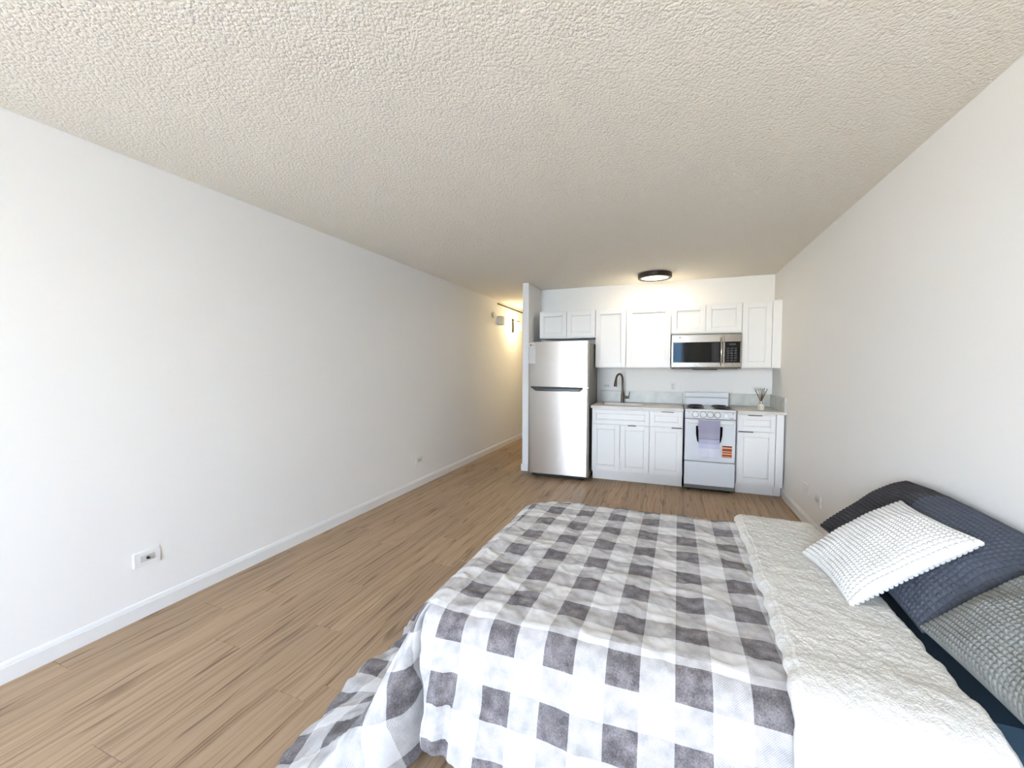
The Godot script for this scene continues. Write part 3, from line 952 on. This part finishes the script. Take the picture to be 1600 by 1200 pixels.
func build_lamps() -> void:
	var c := Vector3(-0.184, H, -5.10)
	var t := thing("ceiling_lamp", "round flush ceiling lamp with dark bronze rim, lit", "lamp", c)
	part(t, "rim", mb().lathe(c, Vector3.DOWN, [Vector2(0.185, 0), Vector2(0.19, 0.004), Vector2(0.19, 0.050), Vector2(0.184, 0.056), Vector2(0.156, 0.058), Vector2(0.154, 0.054), Vector2(0.154, 0.03)], 56), M.dark_bronze)
	part(t, "light_diffuser", mb().lathe(c, Vector3.DOWN, [Vector2(0.154, 0.04), Vector2(0.154, 0.048), Vector2(0.10, 0.053), Vector2(0, 0.054)], 48), glow(Color(1.0, 0.95, 0.86), 3.0))
	var l := AreaLight3D.new()
	l.area_size = Vector2(0.26, 0.26)
	l.light_energy = 0.75
	l.light_color = Color(1.0, 0.93, 0.82)
	l.shadow_enabled = true
	l.area_range = 14.0
	add_child(l)
	l.position = c + Vector3.DOWN * 0.062
	l.rotation.x = -PI / 2

	# hall: wall lamp, chime box, round alarm
	var w := Vector3(XL, 2.125, -6.89)
	t = thing("wall_lamp", "lit glass-shaded wall lamp in the hall behind the fridge", "lamp", w)
	part(t, "backplate", mb().prism(rounded(0.11, 0.24, 0.008), w, Vector3(0, 0, 1), Vector3.UP, Vector3(0.018, 0, 0)), M.chrome)
	part(t, "arm", mb().tube([w + Vector3(0.015, 0.07, 0), w + Vector3(0.06, 0.085, 0), w + Vector3(0.115, 0.085, 0), w + Vector3(0.12, 0.07, 0)], 0.009, 10).lathe(w + Vector3(0.12, 0.062, 0), Vector3.UP, [Vector2(0.03, 0), Vector2(0.03, 0.012), Vector2(0, 0.016)], 20), M.chrome)
	var s := w + Vector3(0.12, -0.02, 0)
	part(t, "lamp_shade", mb().lathe(s, Vector3.UP, [Vector2(0.0, -0.082), Vector2(0.052, -0.080), Vector2(0.060, -0.07), Vector2(0.052, 0.02), Vector2(0.040, 0.075), Vector2(0.0, 0.08)], 28), glow(Color(1.0, 0.94, 0.80), 3.0))
	omni(s, 0.42, Color(1.0, 0.90, 0.70), 0.05)
	var b := Vector3(XL, 2.075, -6.25)
	t = thing("chime_box", "small beige box high on the left wall before the hall", "box", b)
	part(t, "case", mb().box(b + Vector3(0, 0, -0.06), b + Vector3(0.095, 0.145, 0.05), 0.008), M.plastic_dim)
	part(t, "bracket", mb().box(b + Vector3(-0.0, 0.03, -0.07), b + Vector3(0.085, 0.13, -0.06), 0.002), M.grey_side)
	var r := Vector3(XL, 2.215, -6.02)
	t = thing("smoke_alarm", "round white alarm high on the left wall, beside a beige box", "alarm", r)
	part(t, "base", mb().lathe(r, Vector3.RIGHT, [Vector2(0.052, 0), Vector2(0.052, 0.016), Vector2(0.044, 0.018)], 28), M.plastic)
	part(t, "gap_ring", mb().lathe(r, Vector3.RIGHT, [Vector2(0.044, 0.016), Vector2(0.044, 0.026)], 28), M.black)
	part(t, "cover", mb().lathe(r, Vector3.RIGHT, [Vector2(0.044, 0.024), Vector2(0.050, 0.026), Vector2(0.050, 0.036), Vector2(0.042, 0.044), Vector2(0, 0.047)], 28), M.plastic)

# ---------------------------------------------------------------- bed
const SQ := 0.0975     # one square of the plaid
const TILE := 0.78     # four pairs of squares

func plaid_material() -> StandardMaterial3D:
	var w := 1024
	var S := FastNoiseLite.TYPE_SIMPLEX_SMOOTH
	var crush := noise_bytes(noise(S, 0.012, 5, 41), w, w)
	var fleck := noise_bytes(noise(S, 0.10, 3, 42), w, w)
	var dark := Color8(111, 106, 107)
	var mid := Color8(180, 177, 175)
	var pale := Color8(216, 214, 211)
	var out := PackedByteArray()
	out.resize(w * w * 3)
	var k := 0
	for y in w:
		var dy := (y / 128) % 2 == 0
		for x in w:
			var dx := (x / 128) % 2 == 0
			var c := crush[y * w + x] / 255.0 - 0.5
			var f := fleck[y * w + x] / 255.0 - 0.5
			var col := pale
			var s := 1.0 + c * 0.06 + f * 0.03
			if dx and dy:
				col = dark
				s = 1.0 + c * 0.6 + f * 0.4
			elif dx or dy:
				col = mid
				s = 1.0 + c * 0.22 + f * 0.08 + (0.05 if (x + y) % 8 < 4 else -0.05)   # printed twill lines
			out[k] = clampi(int(col.r * s * 255), 0, 255)
			out[k + 1] = clampi(int(col.g * s * 255), 0, 255)
			out[k + 2] = clampi(int(col.b * s * 255), 0, 255)
			k += 3
	var m := mat(Color.WHITE, 0.85, 0, 0.25)
	m.albedo_texture = tex(w, w, out)
	m.rim_enabled = true
	m.rim = 0.25
	m.rim_tint = 0.5
	return m

var nA: FastNoiseLite
var nB: FastNoiseLite
var nC: FastNoiseLite

func wrinkle(x: float, z: float) -> float:
	var a := nA.get_noise_2d(x, z) * 0.010
	var r := 1.0 - absf(nB.get_noise_2d(x * 0.8 + z * 0.5, z * 1.3 - x * 0.4)) * 2.2
	return a + maxf(r, 0.0) * 0.0065 + nC.get_noise_2d(x, z) * 0.0034

func cloth_uv(x: float, z: float) -> Vector2:
	# squares draw together a little towards the far side
	var sx := 0.33 + (x - 0.33) / (1.0 - 0.065 * clampf((-1.265 - z) / 1.1, 0, 1.3))
	return cuv(sx, z)

func cuv(s: float, t: float) -> Vector2:
	return Vector2((s + 0.75) / TILE, (t + 1.265) / TILE)

func hermite(a: Array, kn: Array, u: float):
	var n := a.size()
	var i := 0
	while i < n - 2 and u > kn[i + 1]: i += 1
	var h: float = kn[i + 1] - kn[i]
	var t: float = (u - kn[i]) / h
	var m0 = (a[i + 1] - a[max(i - 1, 0)]) / (kn[i + 1] - kn[max(i - 1, 0)])
	var m1 = (a[min(i + 2, n - 1)] - a[i]) / (kn[min(i + 2, n - 1)] - kn[i])
	var t2 := t * t
	var t3 := t2 * t
	return a[i] * (2 * t3 - 3 * t2 + 1) + m0 * (h * (t3 - 2 * t2 + t)) + a[i + 1] * (3 * t2 - 2 * t3) + m1 * (h * (t3 - t2))

func corner(p: Vector3) -> Vector3:
	var R := 0.17
	var a := (-0.80 + R) - p.x
	var c := (-2.55 + R) - p.z
	if a <= 0 or c <= 0: return p
	var a1 := minf(a / R, 1.0)
	var c1 := minf(c / R, 1.0)
	return Vector3(p.x + a * (1.0 - sqrt(1.0 - 0.5 * c1 * c1)), p.y, p.z + c * (1.0 - sqrt(1.0 - 0.5 * a1 * a1)))

func build_bed() -> void:
	var S := FastNoiseLite.TYPE_SIMPLEX_SMOOTH
	nA = noise(S, 2.6, 2, 51)
	nB = noise(S, 4.2, 2, 52)
	nC = noise(S, 16.0, 3, 53)
	# frame and mattress
	var sheet := mat(c8(54, 72, 86), 0.8, 0, 0.3)
	var t := thing("bed", "double bed with a navy fitted sheet along the right wall", "bed", Vector3(0.15, 0, -1.92))
	part(t, "mattress", mb().box(Vector3(-0.74, 0.245, -2.535), Vector3(1.115, 0.478, -1.33), 0.04), sheet, "navy fitted sheet")
	part(t, "box_base", mb().box(Vector3(-0.73, 0.10, -2.525), Vector3(1.110, 0.245, -1.34), 0.02), mat(c8(62, 62, 64), 0.9))
	for x in [-0.70, 1.03]:
		for z in [-2.46, -1.41]:
			part(t, "leg", mb().lathe(Vector3(x, 0, z), Vector3.UP, [Vector2(0, 0), Vector2(0.022, 0), Vector2(0.028, 0.10)], 16), M.black)

	# comforter: top plus a draped skirt
	t = thing("comforter", "grey and white checked plush comforter spread over the bed", "comforter", Vector3(-0.2, 0, -1.92))
	var pm := plaid_material()
	var b := mb()
	var X0 := -0.80
	var X1 := 0.42
	var Zn := -1.29
	var Zf := -2.55
	var nu := 150
	var nv := 150
	var P := PackedVector3Array()
	var T := PackedVector2Array()
	for i in nu + 1:
		for j in nv + 1:
			var x := lerpf(X0, X1, float(i) / nu)
			var z := lerpf(Zn, Zf, float(j) / nv)
			P.append(Vector3(x, 0.5 + wrinkle(x, z), z))
			T.append(cloth_uv(x, z))
	for k in P.size(): P[k] = corner(P[k])
	b.grid(P, T, nu, nv)
	# stations round the edge: five points from the top edge to the hem, and their places on the cloth
	var st := []
	var near := func(x: float, hem: float, dz: float) -> Array:
		return [[Vector3(x, 0.5, Zn), Vector3(x, 0.468, -1.222), Vector3(x, 0.375, -1.185 + dz), Vector3(x, 0.26, -1.15 + dz), Vector3(x, hem, -1.15 + dz + 0.3 * (0.26 - hem))], [cuv(x, -1.29), cuv(x, -1.214), cuv(x, -1.112), cuv(x, -0.992), cuv(x, -0.992 + 1.04 * (0.26 - hem))]]
	for x in [0.42, 0.2, -0.02, -0.22, -0.40, -0.55, -0.66]:
		st.append(near.call(x, 0.085 + (0.02 * clampf((-x - 0.45) / 0.2, 0, 1)), 0.006 * sin(x * 21.0)))
	st.append(near.call(-0.735, 0.115, 0.010))
	st.append([[Vector3(-0.785, 0.5, Zn), Vector3(-0.812, 0.462, -1.228), Vector3(-0.806, 0.365, -1.195), Vector3(-0.784, 0.25, -1.165), Vector3(-0.752, 0.125, -1.135)], [cuv(-0.785, -1.29), cuv(-0.812, -1.214), cuv(-0.81, -1.112), cuv(-0.79, -0.992), cuv(-0.77, -0.86)]])
	var q := func(pts: Array, a: float, c: float) -> Array:
		var uvs := []
		var len := 0.0
		for k in 5: uvs.append(cuv(X0 - a * [0.0, 0.13, 0.33, 0.62, 1.0][k], Zn + c * [0.0, 0.16, 0.42, 0.70, 1.0][k]))
		return [pts, uvs]
	st.append(q.call([Vector3(-0.80, 0.5, Zn), Vector3(-0.826, 0.455, -1.262), Vector3(-0.822, 0.36, -1.275), Vector3(-0.802, 0.24, -1.275), Vector3(-0.772, 0.12, -1.26)], 0.03, 0.43))
	st.append(q.call([Vector3(X0, 0.5, Zn), Vector3(-0.836, 0.454, -1.245), Vector3(-0.838, 0.35, -1.205), Vector3(-0.824, 0.20, -1.15), Vector3(-0.795, 0.035, -1.12)], 0.13, 0.44))
	st.append(q.call([Vector3(X0, 0.5, Zn), Vector3(-0.842, 0.456, -1.24), Vector3(-0.862, 0.35, -1.17), Vector3(-0.872, 0.20, -1.07), Vector3(-0.86, 0.045, -0.97)], 0.26, 0.44))
	st.append(q.call([Vector3(X0, 0.5, Zn), Vector3(-0.846, 0.458, -1.245), Vector3(-0.892, 0.34, -1.18), Vector3(-0.945, 0.185, -1.06), Vector3(-1.00, 0.045, -0.86)], 0.44, 0.43))
	st.append(q.call([Vector3(X0, 0.5, Zn), Vector3(-0.858, 0.458, -1.265), Vector3(-0.915, 0.315, -1.225), Vector3(-1.00, 0.115, -1.13), Vector3(-1.14, 0.035, -0.86)], 0.62, 0.40))
	st.append(q.call([Vector3(X0, 0.5, Zn), Vector3(-0.864, 0.458, -1.285), Vector3(-0.918, 0.30, -1.27), Vector3(-1.03, 0.085, -1.22), Vector3(-1.235, 0.032, -1.02)], 0.68, 0.25))
	var foot := func(z: float, w: float) -> Array:
		return [[Vector3(X0, 0.5, z), Vector3(-0.866, 0.458, z), Vector3(-0.906 + w, 0.29, z), Vector3(-1.01 + w, 0.085, z), Vector3(-1.235 + w, 0.032, z)], [cuv(X0, z), cuv(X0 - 0.085, z), cuv(X0 - 0.26, z), cuv(X0 - 0.49, z), cuv(X0 - 0.73, z)]]
	for z in [-1.33, -1.45, -1.6, -1.78, -1.98, -2.2, -2.38, -2.5]: st.append(foot.call(z, 0.012 * sin(z * 14.0)))
	st.append(q.call([Vector3(X0, 0.5, Zf), Vector3(-0.85, 0.458, -2.59), Vector3(-0.89, 0.30, -2.63), Vector3(-0.95, 0.10, -2.69), Vector3(-1.02, 0.03, -2.78)], 0.7, -0.2))
	st.append(q.call([Vector3(X0, 0.5, Zf), Vector3(-0.82, 0.458, -2.61), Vector3(-0.83, 0.32, -2.66), Vector3(-0.85, 0.16, -2.70), Vector3(-0.87, 0.04, -2.76)], 0.25, -0.42))
	for x in [-0.74, -0.5, -0.1, 0.42]:
		st.append([[Vector3(x, 0.5, Zf), Vector3(x, 0.465, -2.62), Vector3(x, 0.36, -2.645), Vector3(x, 0.25, -2.66), Vector3(x, 0.13, -2.68)], [cuv(x, Zf), cuv(x, -2.63), cuv(x, -2.73), cuv(x, -2.84), cuv(x, -2.96)]])
	var lk := [0.0, 0.16, 0.42, 0.70, 1.0]
	var sk := [0.0]
	for k in range(1, st.size()):
		sk.append(sk[-1] + max(0.03, (st[k][0][2].distance_to(st[k - 1][0][2]) + st[k][0][4].distance_to(st[k - 1][0][4])) * 0.5))
	# resample stations
	var NS := 420
	var NL := 44
	P = PackedVector3Array()
	T = PackedVector2Array()
	var lev := []
	var levt := []
	for k in 5:
		lev.append(st.map(func(e): return e[0][k]))
		levt.append(st.map(func(e): return e[1][k]))
	for i in NS + 1:
		var u: float = sk[-1] * i / NS
		var cp := []
		var ct := []
		for k in 5:
			cp.append(hermite(lev[k], sk, u))
			ct.append(hermite(levt[k], sk, u))
		# a guide point inside the top keeps the edge level
		var outd: Vector3 = cp[1] - cp[0]
		outd.y = 0
		var cpx := [cp[0] - outd, cp[0], cp[1], cp[2], cp[3], cp[4]]
		var lkx := [-0.16] + lk
		for j in NL + 1:
			var l := float(j) / NL
			var p: Vector3 = hermite(cpx, lkx, l)
			var w := wrinkle(p.x - p.z * 0.2 * l, p.z + p.y)
			var fold := nA.get_noise_2d(p.x * 2.4 + 9.0, p.z * 2.4) * 0.020 * smoothstep(0.25, 1.0, l)
			p.y += wrinkle(p.x, p.z) * (1.0 - smoothstep(0.0, 0.35, l)) + (w + fold) * 0.6 * smoothstep(0.1, 0.5, l)
			p += outd.normalized() * (w * 1.2 + fold) * smoothstep(0.15, 0.5, l)
			p.z += 0.008 * sin(p.x * 105.0) * exp(-pow((p.x + 0.69) / 0.05, 2.0)) * smoothstep(0.35, 0.7, l) * (1.0 if p.z > -1.3 and p.x > -0.78 else 0.0)
			p.y = max(p.y, 0.012)
			P.append(p)
			T.append(hermite(ct, lk, l))
	for k in P.size(): P[k] = corner(P[k])
	# roll the hem under
	var W := NL + 1
	var P2 := PackedVector3Array()
	var T2 := PackedVector2Array()
	var roll := 6
	for i in NS + 1:
		var e := P[i * W + NL]
		var d := (e - P[i * W + NL - 3]).normalized()
		var du := (P[min(i + 2, NS) * W + NL] - P[max(i - 2, 0) * W + NL]).normalized()
		var nn := du.cross(d).normalized()
		for j in W:
			P2.append(P[i * W + j]); T2.append(T[i * W + j])
		for k in range(1, roll + 1):
			var a := PI * k / roll
			var r := 0.011
			var pt := e + d * sin(a) * r - nn * (1.0 - cos(a)) * r
			pt.y = max(pt.y, 0.004)
			P2.append(pt); T2.append(T[i * W + NL])
		var back := P[i * W + NL - 10] - nn * 0.022
		back.y = max(back.y, 0.003)
		P2.append(back); T2.append(T[i * W + NL])
	b.grid(P2, T2, NS, NL + roll + 1, true)
	part(t, "checked_face", b, pm)

	# fleece underside folded back over the head end
	var fl := mat(c8(223, 220, 213), 0.95, 0, 0.2)
	fl.rim_enabled = true
	fl.rim = 0.2
	fl.rim_tint = 0.6
	var fb := noise_bytes(noise(S, 0.06, 4, 61), 512, 512)
	relief(fl, tex(512, 512, fb, Image.FORMAT_L8), 0.16)
	triplanar(fl, 0.22)
	var curl := noise(S, 55.0, 3, 62)
	var lump := noise(S, 9.0, 2, 63)
	b = mb()
	P = PackedVector3Array()
	T = PackedVector2Array()
	var NU := 110
	var NV := 420
	var prof := [Vector3(0, 0.13, -2.72), Vector3(0, 0.36, -2.68), Vector3(0, 0.475, -2.645), Vector3(0, 0.505, -2.585), Vector3(0, 0.51, -2.45), Vector3(0, 0.51, -1.95), Vector3(0, 0.51, -1.40), Vector3(0, 0.508, -1.285), Vector3(0, 0.475, -1.208), Vector3(0, 0.385, -1.168), Vector3(0, 0.28, -1.13), Vector3(0, 0.15, -1.085)]
	var pk := [0.0]
	for k in range(1, prof.size()): pk.append(pk[-1] + prof[k].distance_to(prof[k - 1]))
	for i in NV + 1:
		var u: float = pk[-1] * i / NV
		var c: Vector3 = hermite(prof, pk, u)
		var c2: Vector3 = hermite(prof, pk, min(u + 0.01, pk[-1])) - hermite(prof, pk, max(u - 0.01, 0.0))
		var up := Vector3(0, c2.z, -c2.y).normalized()
		var f := clampf((c.z + 2.6) / 1.4, 0, 1)
		var xl := lerpf(0.368, 0.330, f) + lump.get_noise_1d(u * 0.9) * 0.010 - 0.03 * smoothstep(0.8, 1.2, (c.z + 2.6) / 1.4)
		var xr := 0.738 + lump.get_noise_1d(u + 40.0) * 0.010
		for j in NU + 1:
			var s := float(j) / NU
			var x: float
			var h: float
			var th := 0.036
			if s < 0.12:
				var a := PI * (s / 0.12) * 0.75
				x = xl + th * 0.55 - th * 0.75 * sin(a + 0.25 * PI) ; h = th * 0.5 - th * 0.5 * cos(s / 0.12 * PI) - 0.004
			elif s > 0.88:
				var a2 := (s - 0.88) / 0.12
				x = xr - 0.02 + 0.022 * sin(a2 * PI * 0.5) ; h = lerpf(th * 0.9, -0.015, 1.0 - cos(a2 * PI * 0.5))
			else:
				var q2 := (s - 0.12) / 0.76
				x = lerpf(xl + th * 0.55, xr - 0.02, q2); h = lerpf(th, th * 0.9, q2)
			var p := Vector3(x, 0, 0) + c + up * (h + 0.3 * wrinkle(x * 1.2, c.z * 1.2) + curl.get_noise_3d(x, c.y, c.z) * 0.0026 + lump.get_noise_3d(x, c.y, c.z) * 0.003)
			P.append(p); T.append(Vector2(x, u))
	b.grid(P, T, NV, NU)
	part(t, "fleece_fold", b, fl, "cream fleece underside folded back")
	build_pillows()

# puffed cushion with a woven waffle surface; ax, ay half axes in its plane, nrm its upper side
func cushion(b: MB, c: Vector3, ax: Vector3, ay: Vector3, nrm: Vector3, thick: float, thin: float, cells: Vector2, amp: float, a0 := -1.0, a1 := 1.0, sag := 0.0) -> void:
	var du := int(cells.x * 5 * (a1 - a0) / 2.0)
	var dv := int(cells.y * 5)
	for side in [1, -1]:
		var P := PackedVector3Array()
		var T := PackedVector2Array()
		for i in du + 1:
			for j in dv + 1:
				var u := lerpf(a0, a1, float(i) / du)
				var v := lerpf(-1, 1, float(j) / dv)
				var eu := pow(maxf(0.0, 1.0 - pow(absf(u), 2.6)), 0.55)
				var ev := pow(maxf(0.0, 1.0 - pow(absf(v), 2.6)), 0.55)
				var h := eu * ev
				var x := u * (1.0 - 0.055 * (1.0 - v * v))
				var y := v * (1.0 - 0.075 * (1.0 - u * u))
				var wx := absf(sin((u + 1.0) * 0.5 * cells.x * PI))
				var wy := absf(sin((v + 1.0) * 0.5 * cells.y * PI))
				var waf := minf(1.0, wx * 1.5) * minf(1.0, wy * 1.5)
				var q := c + ax * x + ay * y
				var lum := nA.get_noise_3d(q.x * 1.4, q.y * 1.4, q.z * 1.4)
				var off: float = h * (thick if side > 0 else -thin) * (1.0 + 0.34 * lum) + side * (waf * amp)
				var p: Vector3 = q + nrm * off
				p.y -= sag * u * u * maxf(v, 0.0)
				P.append(p); T.append(Vector2(u, v))
		b.grid(P, T, du, dv, side < 0)

func build_pillows() -> void:
	var dk := mat(c8(62, 62, 65), 0.9, 0, 0.2)
	var slate := mat(c8(78, 83, 94), 0.9, 0, 0.2)
	var grey := mat(c8(136, 138, 135), 0.9, 0, 0.2)
	var white := mat(c8(222, 221, 217), 0.9, 0, 0.2)
	for m in [dk, slate, grey, white]:
		m.rim_enabled = true
		m.rim = 0.25
	var ay := Vector3(0.755, 0.656, 0).normalized()
	var n := Vector3(-0.656, 0.755, 0).normalized()
	# far pillow, two colours
	var c := Vector3(0.947, 0.680, -2.135)
	var t := thing("bed_pillow", "long waffle pillow, charcoal and slate blue, against the right wall", "pillow", c, "long waffle pillows")
	var b := mb()
	cushion(b, c, Vector3(0, 0, 0.475), ay * 0.236, n, 0.095, 0.035, Vector2(58, 26), 0.0065, -1.0, -0.06, 0.03)
	part(t, "charcoal_panel", b, dk, "charcoal waffle panel")
	b = mb()
	cushion(b, c, Vector3(0, 0, 0.475), ay * 0.236, n, 0.095, 0.035, Vector2(58, 26), 0.0065, -0.06, 1.0, 0.03)
	part(t, "slate_panel", b, slate, "slate blue waffle panel")
	# near pillow
	c = Vector3(0.947, 0.690, -1.20)
	t = thing("bed_pillow", "long grey waffle pillow at the right edge of the photo", "pillow", c, "long waffle pillows")
	b = mb()
	cushion(b, c, Vector3(0, 0, 0.475), ay * 0.236, n, 0.11, 0.03, Vector2(64, 32), 0.006)
	part(t, "grey_cover", b, grey)
	# white cushion lying across the fleece and the far pillow
	var e2 := Vector3(0.03, 0.0, 0.385).normalized()
	var e1 := Vector3(0.345, 0.27, -0.075)
	e1 = (e1 - e2 * e1.dot(e2)).normalized()
	var nn := e2.cross(e1).normalized()
	if nn.y < 0: nn = -nn
	c = Vector3(0.762, 0.678, -1.945)
	t = thing("throw_pillow", "white waffle-textured square cushion on the folded fleece", "pillow", c)
	b = mb()
	cushion(b, c, e2 * 0.210, e1 * 0.224, nn, 0.075, 0.035, Vector2(30, 26), 0.008)
	part(t, "white_cover", b, white)

func _ready() -> void:
	setup()
	materials()
	build_room()
	build_floor()
	build_kitchen()
	build_fridge()
	build_microwave()
	build_stove()
	build_bed()
	build_diffuser()
	build_plates()
	build_lamps()
